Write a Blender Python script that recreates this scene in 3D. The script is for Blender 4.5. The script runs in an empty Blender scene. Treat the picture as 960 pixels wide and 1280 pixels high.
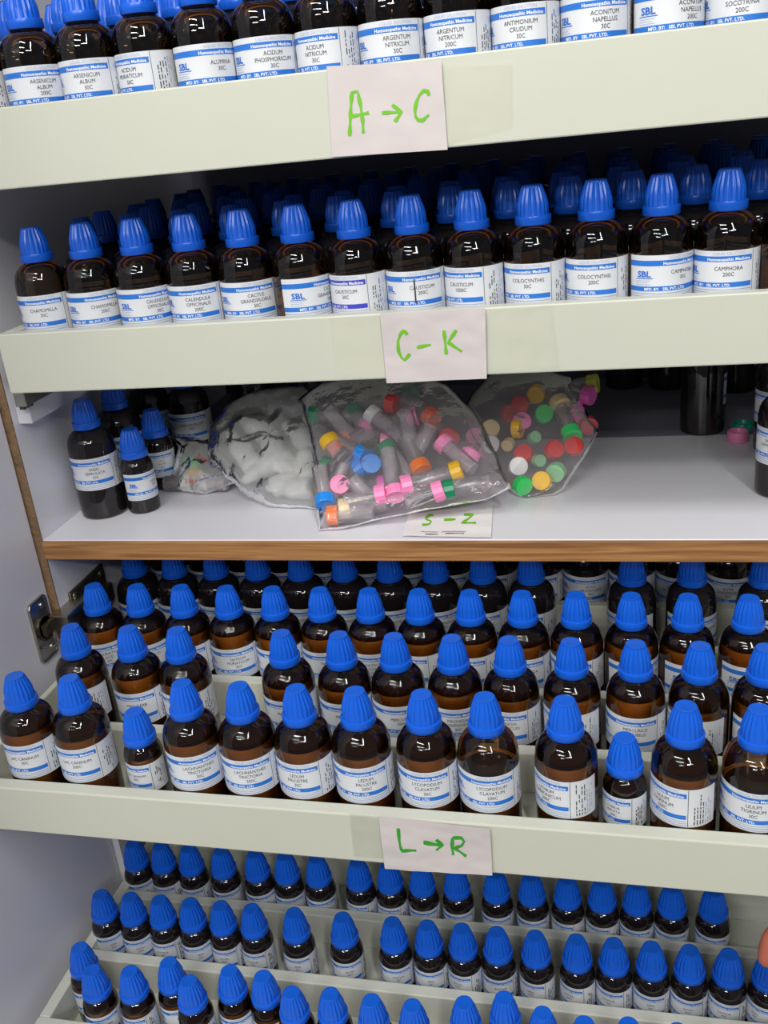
import bpy, bmesh, math, random
from mathutils import Vector, Matrix, noise
random.seed(7)
sc = bpy.context.scene
C = sc.collection
PI = math.pi
Z0 = 1.45            # camera height above the floor; all z below are given relative to the camera and lifted by Z0

# ------------------------------------------------------------------ camera
RIGHT = Vector((0.9743, 0.204, -0.0952)); UP = Vector((0.0078, 0.3922, 0.9199)); FWD = Vector((-0.225, 0.897, -0.3805))
FPX = 1196.1
cd = bpy.data.cameras.new('camera'); cam = bpy.data.objects.new('camera', cd); C.objects.link(cam)
m = Matrix((RIGHT, UP, -FWD)).transposed().to_4x4(); m.translation = (0, 0, Z0)
cam.matrix_world = m
cd.sensor_fit = 'HORIZONTAL'; cd.sensor_width = 36; cd.lens = FPX/960*36; cd.clip_start = .01
sc.camera = cam

# ------------------------------------------------------------------ world, light, exposure
w = bpy.data.worlds.new('world'); sc.world = w; w.use_nodes = True
bg = w.node_tree.nodes['Background']; bg.inputs[0].default_value = (.80, .86, 1.0, 1); bg.inputs[1].default_value = .13
def area(name, loc, target, sx, sy, power, col=(1, .98, .93)):
    l = bpy.data.lights.new(name, 'AREA'); l.shape = 'RECTANGLE'; l.size = sx; l.size_y = sy; l.energy = power; l.color = col
    o = bpy.data.objects.new(name, l); C.objects.link(o); o.location = loc
    o.rotation_euler = (Vector(target)-Vector(loc)).to_track_quat('-Z', 'Y').to_euler()
    return o
area('ceiling_tube_light', (-.75, -.15, 2.75), (-.3, .8, 1.0), 1.2, .06, 17)
area('ceiling_tube_light', (.55, -.70, 2.75), (.0, .8, 1.0), .06, 1.2, 17)
area('ceiling_tube_light', (-.70, -1.30, 2.75), (-.2, .8, 1.0), 1.2, .06, 16)
area('ceiling_tube_light', (.75, -2.2, 2.75), (-.1, .8, 1.0), 1.2, .06, 19)
area('ceiling_tube_light', (-.9, -3.0, 2.75), (-.1, .8, 1.0), 1.2, .06, 19)
sc.view_settings.view_transform = 'Standard'; sc.view_settings.look = 'None'
sc.view_settings.gamma = 1; sc.view_settings.use_curve_mapping = False
sc.view_settings.exposure = 0.12
sc.cycles.transparent_max_bounces = 32

# ------------------------------------------------------------------ helpers
def ray(u, v): return RIGHT*((u-480)/FPX)+UP*(-(v-640)/FPX)+FWD
def ony(u, v, y, sk=0):
    d = ray(u, v); return d*(y/(d.y-sk*d.x))
def onz(u, v, z):
    d = ray(u, v); return d*(z/d.z)
def onx(u, v, x):
    d = ray(u, v); return d*(x/d.x)
def onplane(u, v, p, n):
    d = ray(u, v); return d*(p.dot(n)/d.dot(n))
def lift(p): return Vector((p[0], p[1], p[2]+Z0))

MATS = {}
def mat(name, col, rough=.5, metal=0, coat=0, trans=0, spec=.5, noise_amt=0, nscale=20, bump=0, bscale=60, sss=0):
    mt = bpy.data.materials.new(name); mt.use_nodes = True; nt = mt.node_tree; b = nt.nodes['Principled BSDF']
    b.inputs['Base Color'].default_value = (*col, 1); b.inputs['Roughness'].default_value = rough
    b.inputs['Metallic'].default_value = metal; b.inputs['Coat Weight'].default_value = coat
    b.inputs['Transmission Weight'].default_value = trans; b.inputs['Specular IOR Level'].default_value = spec
    if sss: b.inputs['Subsurface Weight'].default_value = sss; b.inputs['Subsurface Radius'].default_value = (.01, .004, .002)
    tc = nt.nodes.new('ShaderNodeTexCoord')
    if noise_amt:
        n = nt.nodes.new('ShaderNodeTexNoise'); n.inputs['Scale'].default_value = nscale; n.inputs['Detail'].default_value = 5
        r = nt.nodes.new('ShaderNodeMapRange'); r.inputs['To Min'].default_value = 1-noise_amt; r.inputs['To Max'].default_value = 1+noise_amt*.4
        mx = nt.nodes.new('ShaderNodeMix'); mx.data_type = 'RGBA'; mx.blend_type = 'MULTIPLY'; mx.inputs[0].default_value = 1
        mx.inputs[6].default_value = (*col, 1)
        nt.links.new(tc.outputs['Object'], n.inputs['Vector']); nt.links.new(n.outputs[0], r.inputs[0])
        nt.links.new(r.outputs[0], mx.inputs[7]); nt.links.new(mx.outputs[2], b.inputs['Base Color'])
    if bump:
        n = nt.nodes.new('ShaderNodeTexNoise'); n.inputs['Scale'].default_value = bscale; n.inputs['Detail'].default_value = 3
        bp = nt.nodes.new('ShaderNodeBump'); bp.inputs['Strength'].default_value = bump; bp.inputs['Distance'].default_value = .002
        nt.links.new(tc.outputs['Object'], n.inputs['Vector']); nt.links.new(n.outputs[0], bp.inputs['Height']); nt.links.new(bp.outputs[0], b.inputs['Normal'])
    MATS[name] = mt; return mt

def film(name, tint, diff_amt, diff_col=(.9, .9, .92), rough=.12, ior=1.5, bump=0, bscale=40, gl=(1, 1, 1), edge=None):
    """thin clear sheet: tinted see-through + Fresnel gloss + a little milky diffuse"""
    mt = bpy.data.materials.new(name); mt.use_nodes = True; nt = mt.node_tree; N = nt.nodes; L = nt.links
    for n in list(N): N.remove(n)
    out = N.new('ShaderNodeOutputMaterial'); tr = N.new('ShaderNodeBsdfTransparent'); tr.inputs[0].default_value = (*tint, 1)
    g = N.new('ShaderNodeBsdfGlossy'); g.inputs['Roughness'].default_value = rough; g.inputs['Color'].default_value = (*gl, 1)
    d = N.new('ShaderNodeBsdfDiffuse'); d.inputs[0].default_value = (*diff_col, 1)
    fr = N.new('ShaderNodeFresnel'); fr.inputs['IOR'].default_value = ior
    m1 = N.new('ShaderNodeMixShader'); m1.inputs[0].default_value = diff_amt
    tl = N.new('ShaderNodeBsdfTranslucent'); tl.inputs[0].default_value = (*diff_col, 1); m0 = N.new('ShaderNodeMixShader'); m0.inputs[0].default_value = .4
    L.new(d.outputs[0], m0.inputs[1]); L.new(tl.outputs[0], m0.inputs[2])
    m2 = N.new('ShaderNodeMixShader')
    L.new(tr.outputs[0], m1.inputs[1]); L.new(m0.outputs[0], m1.inputs[2])
    L.new(fr.outputs[0], m2.inputs[0]); L.new(m1.outputs[0], m2.inputs[1]); L.new(g.outputs[0], m2.inputs[2])
    L.new(m2.outputs[0], out.inputs[0])
    if edge:      # thick glass absorbs more where it is seen edge-on
        lw = N.new('ShaderNodeLayerWeight'); lw.inputs['Blend'].default_value = .5
        pw = N.new('ShaderNodeMath'); pw.operation = 'POWER'; pw.inputs[1].default_value = 2.2
        mc = N.new('ShaderNodeMix'); mc.data_type = 'RGBA'; mc.inputs[6].default_value = (*tint, 1); mc.inputs[7].default_value = (*edge, 1)
        L.new(lw.outputs['Facing'], pw.inputs[0]); L.new(pw.outputs[0], mc.inputs[0]); L.new(mc.outputs[2], tr.inputs[0])
    if bump:
        tc = N.new('ShaderNodeTexCoord'); n = N.new('ShaderNodeTexNoise'); n.inputs['Scale'].default_value = bscale; n.inputs['Detail'].default_value = 4
        bp = N.new('ShaderNodeBump'); bp.inputs['Strength'].default_value = bump; bp.inputs['Distance'].default_value = .003
        L.new(tc.outputs['Object'], n.inputs['Vector']); L.new(n.outputs[0], bp.inputs['Height'])
        L.new(bp.outputs[0], g.inputs['Normal']); L.new(bp.outputs[0], fr.inputs['Normal'])
    MATS[name] = mt; return mt

paint = mat('cream_painted_board', (.60, .61, .52), .38, noise_amt=.05, nscale=9, bump=.06, bscale=120)
laminate = mat('lavender_white_laminate', (.76, .755, .82), .32, noise_amt=.04, nscale=5)
laminate_in = mat('dark_back_panel', (.10, .10, .14), .6, noise_amt=.06, nscale=5)  # navy grey for the back panel, far darker than the sides
traypaint = mat('grey_white_tray_board', (.64, .655, .58), .45, noise_amt=.08, nscale=11, bump=.08, bscale=90)
blue = mat('blue_cap_plastic', (.008, .12, .70), .28, noise_amt=.03, nscale=60, spec=.5)
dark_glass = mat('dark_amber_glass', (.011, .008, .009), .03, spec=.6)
amber = film('amber_glass', (.52, .40, .27), .015, (.10, .06, .04), .012, 1.56, edge=(.10, .07, .05))
liquid = mat('amber_liquid', (.95, .53, .13), .35)
liqtop = mat('liquid_top_dark_reflection', (.05, .022, .008), .15)  # reflection of the dark interior painted into the liquid top's colour
paper_w = mat('white_label_paper', (.70, .72, .76), .42)
band = mat('label_blue_band', (.02, .17, .62), .42)
bandv = mat('label_violet_band', (.05, .06, .50), .42)
ink = mat('black_label_ink', (.03, .03, .035), .5)
fine = mat('pale_blue_fine_print', (.36, .44, .62), .5)
logo = mat('label_blue_lettering', (.02, .15, .60), .45)
whiteink = mat('white_lettering', (.85, .88, .92), .45)
note = mat('pinkish_note_paper', (.63, .575, .57), .5, noise_amt=.05, nscale=30)
marker = mat('green_marker_ink', (.16, .50, .015), .5)
marker_d = mat('dark_green_marker_ink', (.03, .32, .02), .5)
steel = mat('nickel_steel', (.52, .49, .42), .28, metal=1, noise_amt=.25, nscale=160)
grease = mat('greasy_dark_steel', (.16, .14, .10), .3, metal=.8, noise_amt=.7, nscale=220, bump=.8, bscale=240)
zinc = mat('zinc_slide_steel', (.45, .44, .40), .4, metal=.9, noise_amt=.4, nscale=90)
skin = mat('skin', (.42, .12, .07), .45, noise_amt=.12, nscale=120, bump=.2, bscale=400, sss=.15)
nailm = mat('nail', (.62, .33, .28), .25)
clear = film('clear_plastic', (.985, .975, .985), .20, (1.0, .93, .99), .12, 1.30)
bagfilm = film('clear_bag_film', (.985, .98, .99), .13, (.97, .91, .98), .09, 1.33, bump=1.0, bscale=38)
bagmilk = film('cloudy_bag_film', (.95, .95, .95), .38, (.88, .89, .89), .13, 1.30, bump=1.0, bscale=45)
tape = film('clear_tape', (.99, .99, .985), .02, (.8, .8, .74), .14, 1.12, bump=.3, bscale=60)

def wood(name, c1, c2):
    mt = mat(name, c1, .45); nt = mt.node_tree; N = nt.nodes; L = nt.links; b = N['Principled BSDF']
    tc = N.new('ShaderNodeTexCoord'); mp = N.new('ShaderNodeMapping'); mp.inputs['Scale'].default_value = (9, 60, 260)
    n = N.new('ShaderNodeTexNoise'); n.inputs['Scale'].default_value = 1; n.inputs['Detail'].default_value = 8; n.inputs['Distortion'].default_value = .6
    cr = N.new('ShaderNodeValToRGB'); cr.color_ramp.elements[0].position = .36; cr.color_ramp.elements[1].position = .62
    cr.color_ramp.elements[0].color = (*c2, 1); cr.color_ramp.elements[1].color = (*c1, 1)
    L.new(tc.outputs['Object'], mp.inputs[0]); L.new(mp.outputs[0], n.inputs['Vector']); L.new(n.outputs[0], cr.inputs[0]); L.new(cr.outputs[0], b.inputs['Base Color'])
    return mt
oak = wood('oak_edge_band', (.46, .235, .085), (.24, .105, .035))
chipped = mat('chipped_brown_edge_band', (.27, .165, .09), .6, noise_amt=.6, nscale=90, bump=.8, bscale=200)

def link(name, me, mats, parent=None, loc=None, smooth=False):
    o = bpy.data.objects.new(name, me); C.objects.link(o)
    if not me.materials:
        for mm in (mats if isinstance(mats, (list, tuple)) else [mats]): me.materials.append(mm)
    if parent: o.parent = parent
    if loc is not None: o.location = loc
    if smooth:
        for p in me.polygons: p.use_smooth = True
    return o
def mk(name, verts, faces, mats, parent=None, smooth=False, idx=None, loc=None):
    me = bpy.data.meshes.new(name); me.from_pydata([tuple(v) for v in verts], [], faces)
    o = link(name, me, mats, parent, loc, smooth)
    if idx: me.polygons.foreach_set('material_index', idx)
    return o
def tag(o, label, cat, group=None, kind=None):
    o['label'] = label; o['category'] = cat
    if group: o['group'] = group
    if kind: o['kind'] = kind
    return o
def empty(name, loc, rz=0):
    e = bpy.data.objects.new(name, None); C.objects.link(e); e.location = loc; e.rotation_euler = (0, 0, rz); e.empty_display_size = .02
    return e
def box(name, lo, hi, mt, parent=None, bevel=.0012):
    x0, y0, z0 = lo; x1, y1, z1 = hi
    V = [(x0, y0, z0), (x1, y0, z0), (x1, y1, z0), (x0, y1, z0), (x0, y0, z1), (x1, y0, z1), (x1, y1, z1), (x0, y1, z1)]
    F = [(0, 3, 2, 1), (4, 5, 6, 7), (0, 1, 5, 4), (1, 2, 6, 5), (2, 3, 7, 6), (3, 0, 4, 7)]
    o = mk(name, V, F, mt, parent)
    if bevel:
        b = o.modifiers.new('bevel', 'BEVEL'); b.width = bevel; b.segments = 2
    return o
def lathe(prof, n=48, flute=None):
    """prof: list of (r,z); returns verts, faces closed at ends"""
    V = []; F = []
    for i, (r, z) in enumerate(prof):
        for k in range(n):
            a = 2*PI*k/n; rr = r if not flute else r*flute(i, k)
            V.append((rr*math.cos(a), rr*math.sin(a), z))
    for i in range(len(prof)-1):
        for k in range(n):
            a, b = i*n+k, i*n+(k+1) % n
            F.append((a, b, b+n, a+n))
    F.append(tuple(range(n-1, -1, -1))); F.append(tuple((len(prof)-1)*n+k for k in range(n)))
    return V, F
def relax(xs, gap, lo=-9):
    xs = list(xs)
    for _ in range(400):
        mv = False
        xs[0] = max(xs[0], lo)
        for i in range(len(xs)-1):
            d = gap-(xs[i+1]-xs[i])
            if d > 1e-6: xs[i] -= d/2; xs[i+1] += d/2; mv = True
        if not mv: break
    return xs

# ------------------------------------------------------------------ setting
tag(box('floor', (-3, -2, -.02), (3, 3, 0), mat('grey_tile_floor', (.38, .37, .36), .4, noise_amt=.1, nscale=3), None, 0), 'grey tiled shop floor under the cabinet', 'floor', kind='structure')
tag(box('wall_back', (-3, 1.34, 0), (3, 1.44, 3), mat('pale_wall_paint', (.6, .6, .62), .7, noise_amt=.04), None, 0), 'pale painted wall behind the cabinet', 'wall', kind='structure')

# ------------------------------------------------------------------ cabinet
XL, XR, YF, YB = -.532, .385, .7535, 1.262      # inner left, inner right, front edge, back panel face
ZS = -.3472                                     # top of the open shelf
cab = tag(empty('medicine_cabinet', (-.07, 1.0, .02)), 'white laminate medicine cabinet with oak edged shelf, open door and pull out drawers', 'cabinet')
co = Vector((-.07, 1.0, .02))
def cb(name, lo, hi, mt, bevel=.001):
    o = box(name, [lo[i]-co[i] for i in range(3)], [hi[i]-co[i] for i in range(3)], mt, cab, bevel); return o
cb('side_panel', (XL-.018, YF+.0012, .02), (XL, YB+.006, 2.0), laminate)
cb('side_panel', (XR, YF+.0012, .02), (XR+.018, YB+.006, 2.0), laminate)
cb('edge_band', (XL-.018, YF-.0004, .02), (XL+.0002, YF+.0012, .86), laminate, 0)
e = cb('edge_band', (XL-.018, YF-.0004, .86), (XL+.0002, YF+.0012, 2.0), chipped, 0); e['label'] = 'chipped brown edge strip on the left side panel'
cb('edge_band', (XR, YF-.0004, .02), (XR+.018, YF+.0012, 2.0), chipped, 0)
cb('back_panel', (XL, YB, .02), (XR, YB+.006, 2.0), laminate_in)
cb('top_panel', (XL, YF, 1.982), (XR, YB, 2.0), laminate)
cb('bottom_panel', (XL, YF, .02), (XR, YB, .04), laminate)
cb('shelf', (XL, YF+.0015, Z0+ZS-.019), (XR, 1.022, Z0+ZS), laminate)
rb = cb('shelf_rear', (XL, 1.0222, Z0+ZS-.019), (XR, YB, Z0+ZS), mat('grey_shelf_rear', (.26, .26, .33), .4), .0006); rb['label'] = 'darker grey rear half of the shelf'  # rear stretch of the shelf in a darker grey than the front
e = cb('shelf_edge_band', (XL, YF-.0015, Z0+ZS-.0195), (XR, YF+.0015, Z0+ZS-.0005), oak, .0006); e['label'] = 'oak grain edge strip along the shelf front'
# spacer battens that carry the drawer slides on the left wall
cb('slide_batten', (XL, YF+.01, Z0-.232), (XL+.014, YB-.02, Z0-.197), laminate)
# open door, turned to the front, seen from its inner side
cb('door', (XL-.0246, .26, .03), (XL-.0066, YF-.003, 1.99), laminate, .0015)

def hinge(zc):
    h = mk('hinge', *cup_plate(zc), steel, cab, smooth=False)
    b = h.modifiers.new('bevel', 'BEVEL'); b.width = .0009; b.segments = 2
    h['label'] = 'nickel cup hinge plate screwed to the door'
    def sub(n, lo, hi, mt, bev=.0008):
        o = box(n, [lo[i]-co[i] for i in range(3)], [hi[i]-co[i] for i in range(3)], mt, h, bev); return o
    X = XL-.0066
    # hollow of the cup with a steel rim
    V, F = lathe([(.0135, 0), (.0135, .0018), (.0115, .0018), (.0105, -.0)], 28)
    R = Matrix.Rotation(PI/2, 4, 'Y')
    o = mk('cup_rim', [(R @ Vector(v))+Vector((X+.0016, .7310, zc))-co for v in V], F, grease, h)
    for dz in (-.023, .023):
        V, F = lathe([(.0036, 0), (.0036, .0008), (.0026, .0022), (.0008, .0024)], 16)
        mk('screw', [(R @ Vector(v))+Vector((X+.0016, .7340, zc+dz))-co for v in V], F, steel, h, smooth=True)
    sub('hinge_arm', (X+.003, .738, zc-.008), (X+.024, .786, zc+.008), steel)
    sub('hinge_arm', (X+.0035, .722, zc-.006), (X+.0085, .742, zc+.006), grease)
    V = []; F = []; n = 8
    cs = [Vector((X+.004+.008*t, .714+.03*t, zc-.014-.006*math.sin(t*PI))) for t in [i/10 for i in range(11)]]
    for i, c in enumerate(cs):
        for k in range(n):
            a = 2*PI*k/n; V.append(c+Vector((.0011*math.cos(a), 0, .0011*math.sin(a)))-co)
    for i in range(10):
        for k in range(n): F.append((i*n+k, i*n+(k+1) % n, (i+1)*n+(k+1) % n, (i+1)*n+k))
    mk('spring_wire', V, F, steel, h, smooth=True)
    sub('mounting_plate', (XL+.0002, .772, zc-.034), (XL+.004, .842, zc+.016), grease, .0015)
    sub('mounting_plate', (XL+.004, .780, zc-.024), (XL+.013, .838, zc-.004), grease, .002)
    for dz, dy in ((.010, .778), (-.028, .778), (.008, .832)):
        V, F = lathe([(.0045, 0), (.0045, .001), (.003, .003), (.001, .0032)], 16)
        mk('screw', [(R @ Vector(v))+Vector((XL+.004, dy, zc+dz))-co for v in V], F, grease, h, smooth=True)
def cup_plate(zc):
    X = XL-.0066; V = []; F = []
    pts = []
    y0, y1, zz0, zz1, r = .7120, .7430, zc-.0325, zc+.0325, .006
    for cx, cz, a0 in ((y1-r, zz1-r, 0), (y0+r, zz1-r, 90), (y0+r, zz0+r, 180), (y1-r, zz0+r, 270)):
        for k in range(6):
            a = math.radians(a0+18*k); pts.append((cx+r*math.cos(a), cz+r*math.sin(a)))
    n = len(pts)
    for x, s in ((X+.0001, 1), (X+.0034, 1), (X+.0034, .90), (X+.0016, .87)):
        for (y, z) in pts:
            V.append(Vector((x, .7275+(y-.7275)*s, zc+(z-zc)*(1-(1-s)*.5)))-co)
    for i in range(3):
        for k in range(n): F.append((i*n+k, i*n+(k+1) % n, (i+1)*n+(k+1) % n, (i+1)*n+k))
    F.append(tuple(range(n-1, -1, -1))); F.append(tuple(3*n+k for k in range(n)))
    return V, F
hinge(Z0-.430)
hinge(Z0+.42)

# ------------------------------------------------------------------ drawers
def drawer(name, lab, y_front, zbase, ztop, zbot, x0, x1, depth, sk=0, thick=.0125, mt=paint, dividers=(), div_top=None, side_top=None, front_mat=None, sw=.0115):
    cx = (x0+x1)/2
    r = tag(empty(name, (cx, y_front+sk*cx, Z0+zbot), math.atan(sk)), lab, 'drawer')
    r.location = (cx, y_front+sk*cx, Z0+zbot)
    H = ztop-zbot; hw = (x1-x0)/2; st = (side_top if side_top is not None else ztop)-zbot; fl = zbase-zbot
    box('front_panel', (-hw, 0, 0), (hw, thick, H), front_mat or mt, r)
    box('side_panel', (-hw, thick, 0), (-hw+sw, depth, st), mt, r)
    box('side_panel', (hw-sw, thick, 0), (hw, depth, st), mt, r)
    box('bottom_panel', (-hw+sw, thick, .001), (hw-sw, depth-.01, fl), mt, r)
    box('back_panel', (-hw+sw, depth-.01, .001), (hw-sw, depth, st), mt, r)
    for d0 in dividers:
        box('divider', (-hw+sw, d0, fl), (hw-sw, d0+.012, (div_top or ztop)-zbot), mt, r)
    return r
YR1, ZR1 = .745, -.0045
d_top = drawer('drawer', 'cream top drawer of the cabinet carrying the A to C note', .7045, ZR1, .0335, -.0245, -.512, .365, .50)
YCK, ZCK, SCK = .7668, -.1779, .0
d_ck = drawer('drawer', 'cream drawer above the open shelf carrying the C - K note', .7285, ZCK, -.1410, -.1935, -.5085, .365, .50)
YA, ZA, SA = .5954, -.5219, -.0154
YFL = .5565
d_lr = drawer('drawer', 'cream drawer below the open shelf carrying the L to R note', YFL, ZA, -.4880, -.5335, -.5308, .36, .50, SA, sw=.006,
              dividers=(.0805, .1645, .2465, .33), div_top=-.4830, side_top=-.4800)
ZT, ST = -.794, -.0058
d_t = drawer('drawer', 'grey white bottom drawer with dividers holding rows of small bottles', .545, ZT, -.7545, -.808, -.5275, .36, .52, ST, mt=traypaint,
             dividers=(.0825, .1645, .247), div_top=-.7555, side_top=-.7545)
sd = box('slide_rail', (-.4375-.0115, .02, .0-.018), (-.4375, .42, .010), zinc, d_ck, .001); sd['label'] = 'dusty zinc slide rail under the drawer'
for k in range(3):
    box('slide_stop', (-.4375-.009, .022+.006*k, -.021), (-.4375-.004, .025+.006*k, -.017), grease, sd, 0)
box('partition', (.2135, .259, .014), (.2215, .34, .0525), traypaint, d_t)

# ------------------------------------------------------------------ bottle meshes
def cap_mesh():
    n = 120
    prof = [(.0115, .0004), (.0132, 0), (.0138, .0007), (.0138, .0062), (.0136, .0068), (.0121, .0070), (.0122, .0108), (.0119, .0150), (.0110, .0186), (.0096, .0230), (.0084, .0264), (.0080, .0276), (.0077, .0283), (.0071, .0286), (.0058, .0284)]
    def fl(i, k):
        if 6 <= i <= 11:
            ph = (k % 6)/6*2*PI
            return 1-(.07+.008*(i-6))*(.5-.5*math.cos(ph))**.8
        return 1
    V, F = lathe(prof, n, fl)
    me = bpy.data.meshes.new('cap'); me.from_pydata(V, [], F); me.materials.append(blue)
    for p in me.polygons: p.use_smooth = len(p.vertices) == 4
    me.set_sharp_from_angle(angle=math.radians(48))
    return me
CAP = cap_mesh()
def lathe_me(name, prof, mats, n=56, topmat=None):
    V, F = lathe(prof, n); me = bpy.data.meshes.new(name); me.from_pydata(V, [], F)
    for mm in mats: me.materials.append(mm)
    for p in me.polygons: p.use_smooth = len(p.vertices) == 4
    if topmat is not None: me.polygons[len(F)-1].material_index = topmat
    return me
RB = .0234
P100 = [(.019, .0012), (.0205, .0), (.0222, .0006), (.0231, .0022), (RB, .0045), (RB, .02), (RB, .05), (RB, .068), (.02325, .0725), (.0228, .0762), (.0220, .0796), (.0207, .0827), (.0189, .0853), (.0167, .0874), (.0143, .0889), (.0122, .0900), (.0115, .0910), (.0114, .094)]
RS = .0163
P30 = [(.013, .001), (.0142, 0), (.0156, .0006), (.0161, .002), (RS, .004), (RS, .02), (RS, .044), (.0162, .0468), (.0157, .0495), (.0148, .0520), (.0136, .0541), (.0123, .0555), (.0115, .0565), (.0114, .06)]
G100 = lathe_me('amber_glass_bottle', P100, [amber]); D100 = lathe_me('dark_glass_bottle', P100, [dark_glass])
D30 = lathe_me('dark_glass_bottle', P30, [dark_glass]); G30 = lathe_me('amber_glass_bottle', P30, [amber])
def liq_me(level, prof, R):
    pr = [(max(r-.0007, .004), max(z, .002)) for r, z in prof if z < level-.001]
    # radius at the level
    for (r0, z0), (r1, z1) in zip(prof, prof[1:]):
        if z0 <= level <= z1: rl = r0+(r1-r0)*(level-z0)/(z1-z0+1e-9)-.0007
    pr.append((rl, level)); pr.append((rl-.001, level-.0004))
    return lathe_me('liquid', pr, [liquid, liqtop], 56, 1)
LIQ = {k: liq_me(k, P100, RB) for k in (.0555, .0715, .0738, .0760, .0775)}
LIQS = {k: liq_me(k, P30, RS) for k in (.040, .0455)}

# ---- lettering, turned into mesh once and wrapped round the bottle
_tc = {}
def text_poly(s, size, bold=0.0, align='CENTER'):
    key = (s, size, bold, align)
    if key in _tc: return _tc[key]
    cu = bpy.data.curves.new('lettering', 'FONT'); cu.body = s; cu.size = size; cu.resolution_u = 2; cu.offset = bold; cu.align_x = align
    o = bpy.data.objects.new('lettering', cu); C.objects.link(o)
    dg = bpy.context.evaluated_depsgraph_get(); me = o.evaluated_get(dg).to_mesh()
    V = [(v.co.x, v.co.y) for v in me.vertices]; F = [tuple(p.vertices) for p in me.polygons]
    o.evaluated_get(dg).to_mesh_clear(); bpy.data.objects.remove(o); bpy.data.curves.remove(cu)
    _tc[key] = (V, F); return V, F
class LB:
    def __init__(s, R, z0): s.R = R; s.z0 = z0; s.V = []; s.F = []; s.I = []
    def pt(s, a, t, off):
        th = -PI/2+a/s.R; r = s.R+off; return (r*math.cos(th), r*math.sin(th), s.z0+t)
    def rect(s, a0, a1, t0, t1, off, mi, step=.0022):
        n = max(1, int((a1-a0)/step)); b = len(s.V)
        for k in range(n+1):
            a = a0+(a1-a0)*k/n; s.V.append(s.pt(a, t0, off)); s.V.append(s.pt(a, t1, off))
        for k in range(n): s.F.append((b+2*k, b+2*k+2, b+2*k+3, b+2*k+1)); s.I.append(mi)
    def text(s, str_, size, a, t, off, mi, bold=0, align='CENTER', sx=1):
        V, F = text_poly(str_, size, bold, align); b = len(s.V)
        for x, y in V: s.V.append(s.pt(a+x*sx, t+y, off))
        for f in F: s.F.append(tuple(b+i for i in f)); s.I.append(mi)
LM = [paper_w, band, ink, fine, logo, whiteink, bandv]
def base_label(small, detail, rnd, violet=False):
    k = .74 if small else 1.0; kt = .84 if small else 1.0
    L = LB((RS if small else RB)+.00015, .0150 if small else .032)
    H = .033*kt; A0, AD, A1 = -.044*k, .0185*k, .041*k
    bm = 6 if violet else 1
    L.rect(A0, A1, 0, H, 0, 0)
    L.rect(A0, AD-.001, .0252*kt, .0292*kt, .0001, bm); L.rect(A0, AD-.001, .0068*kt, .0104*kt, .0001, bm)
    L.rect(AD, AD+.0004, .0005, H-.0005, .0001, 2)
    for i in range(3): L.rect(A0, AD-.001, (.0012+.0018*i)*kt, (.0018+.0018*i)*kt, .0001, 3)
    for i in range(7):       # upright lines of batch print
        a = AD+(.0045+.0022*i)*k; t = .002
        if a > A1-.002: break
        while t < H*(.55+.3*rnd.random()):
            h = .0012+rnd.random()*.0035
            if rnd.random() < .75: L.rect(a, a+.0008, t, min(t+h, H-.002), .0001, 2 if i < 4 else 3)
            t += h+.0010
    if detail:
        L.text('LIQUID DILUTION', .0028*k, 0, .0301*kt, .0002, 3, 0)
        L.text('Homoeopathic Medicine', .0031*k, 0.0, .0259*kt, .0002, 5, .00008, sx=1.02)
        L.text('MFD. BY:   SBL PVT. LTD.', .0029*k, -.014*k, .0074*kt, .0002, 5, .00006)
        L.text('SBL', .0062*k, -.030*k, .0172*kt, .0002, 4, .0002, sx=1.15)
        L.rect(-.037*k, -.023*k, .0158*kt, .0164*kt, .0001, 4)
        for i in range(4): L.rect(-.037*k, (-.025-.002*(i % 2))*k, (.0143-.0014*i)*kt, (.0147-.0014*i)*kt, .0001, 3)
    else:
        L.text('SBL', .0062*k, -.030*k, .0172*kt, .0002, 4, .0002, sx=1.15)
    return L, k, kt
_lab = {}
def label_me(names, small=False, violet=False, mark=False):
    key = (tuple(names), small, violet, mark)
    if key in _lab: return _lab[key]
    rnd = random.Random(hash(tuple(len(n) for n in names)))
    L, k, kt = base_label(small, True, rnd, violet)
    t = .0205 if len(names) == 3 else .0190
    for i, s in enumerate(names):
        sc_ = min(1, 13/len(s)) if len(s) > 13 else 1
        L.text(s, .0041*k*sc_, 0, (t-.0042*i)*kt, .0002, 2, 0, sx=.90)
    if mark:
        L.rect(-.0068, -.0056, .0085, .0270, .0003, 2, .0006)
    me = bpy.data.meshes.new('label'); me.from_pydata(L.V, [], L.F)
    for mm in LM: me.materials.append(mm)
    me.polygons.foreach_set('material_index', L.I)
    _lab[key] = me; return me

def bottle(name, loc, label, group, small=False, glass='amber', level=.0738, names=None, u=0., cap=True, violet=False, mark=False, tilt=None, cat='bottle'):
    """root empty at the base > glass body (> liquid), cap, label"""
    x, y = loc[0], loc[1]
    rz = math.atan2(-y, -x)+PI/2+(math.asin(max(-.98, min(.98, u))) if abs(u) < 1.5 else PI*.93)
    r = empty(name, (loc[0], loc[1], loc[2]+Z0), rz)
    if tilt: r.rotation_euler = (tilt[0], tilt[1], rz)
    tag(r, label, cat, group)
    if glass == 'amber':
        g = link('glass_body', G30 if small else G100, None, r)
        l = LIQS[level] if small else LIQ[level]
        link('liquid', l, None, g)
    else:
        g = link('glass_body', D30 if small else D100, None, r)
    if cap:
        c = link('cap', CAP, None, r, (0, 0, .0572 if small else .0912)); c.rotation_euler = (0, 0, random.random()*.3)
    link('label', label_me(names or ['SULPHUR', '30C'], small, violet, mark), None, r)
    return r
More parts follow.
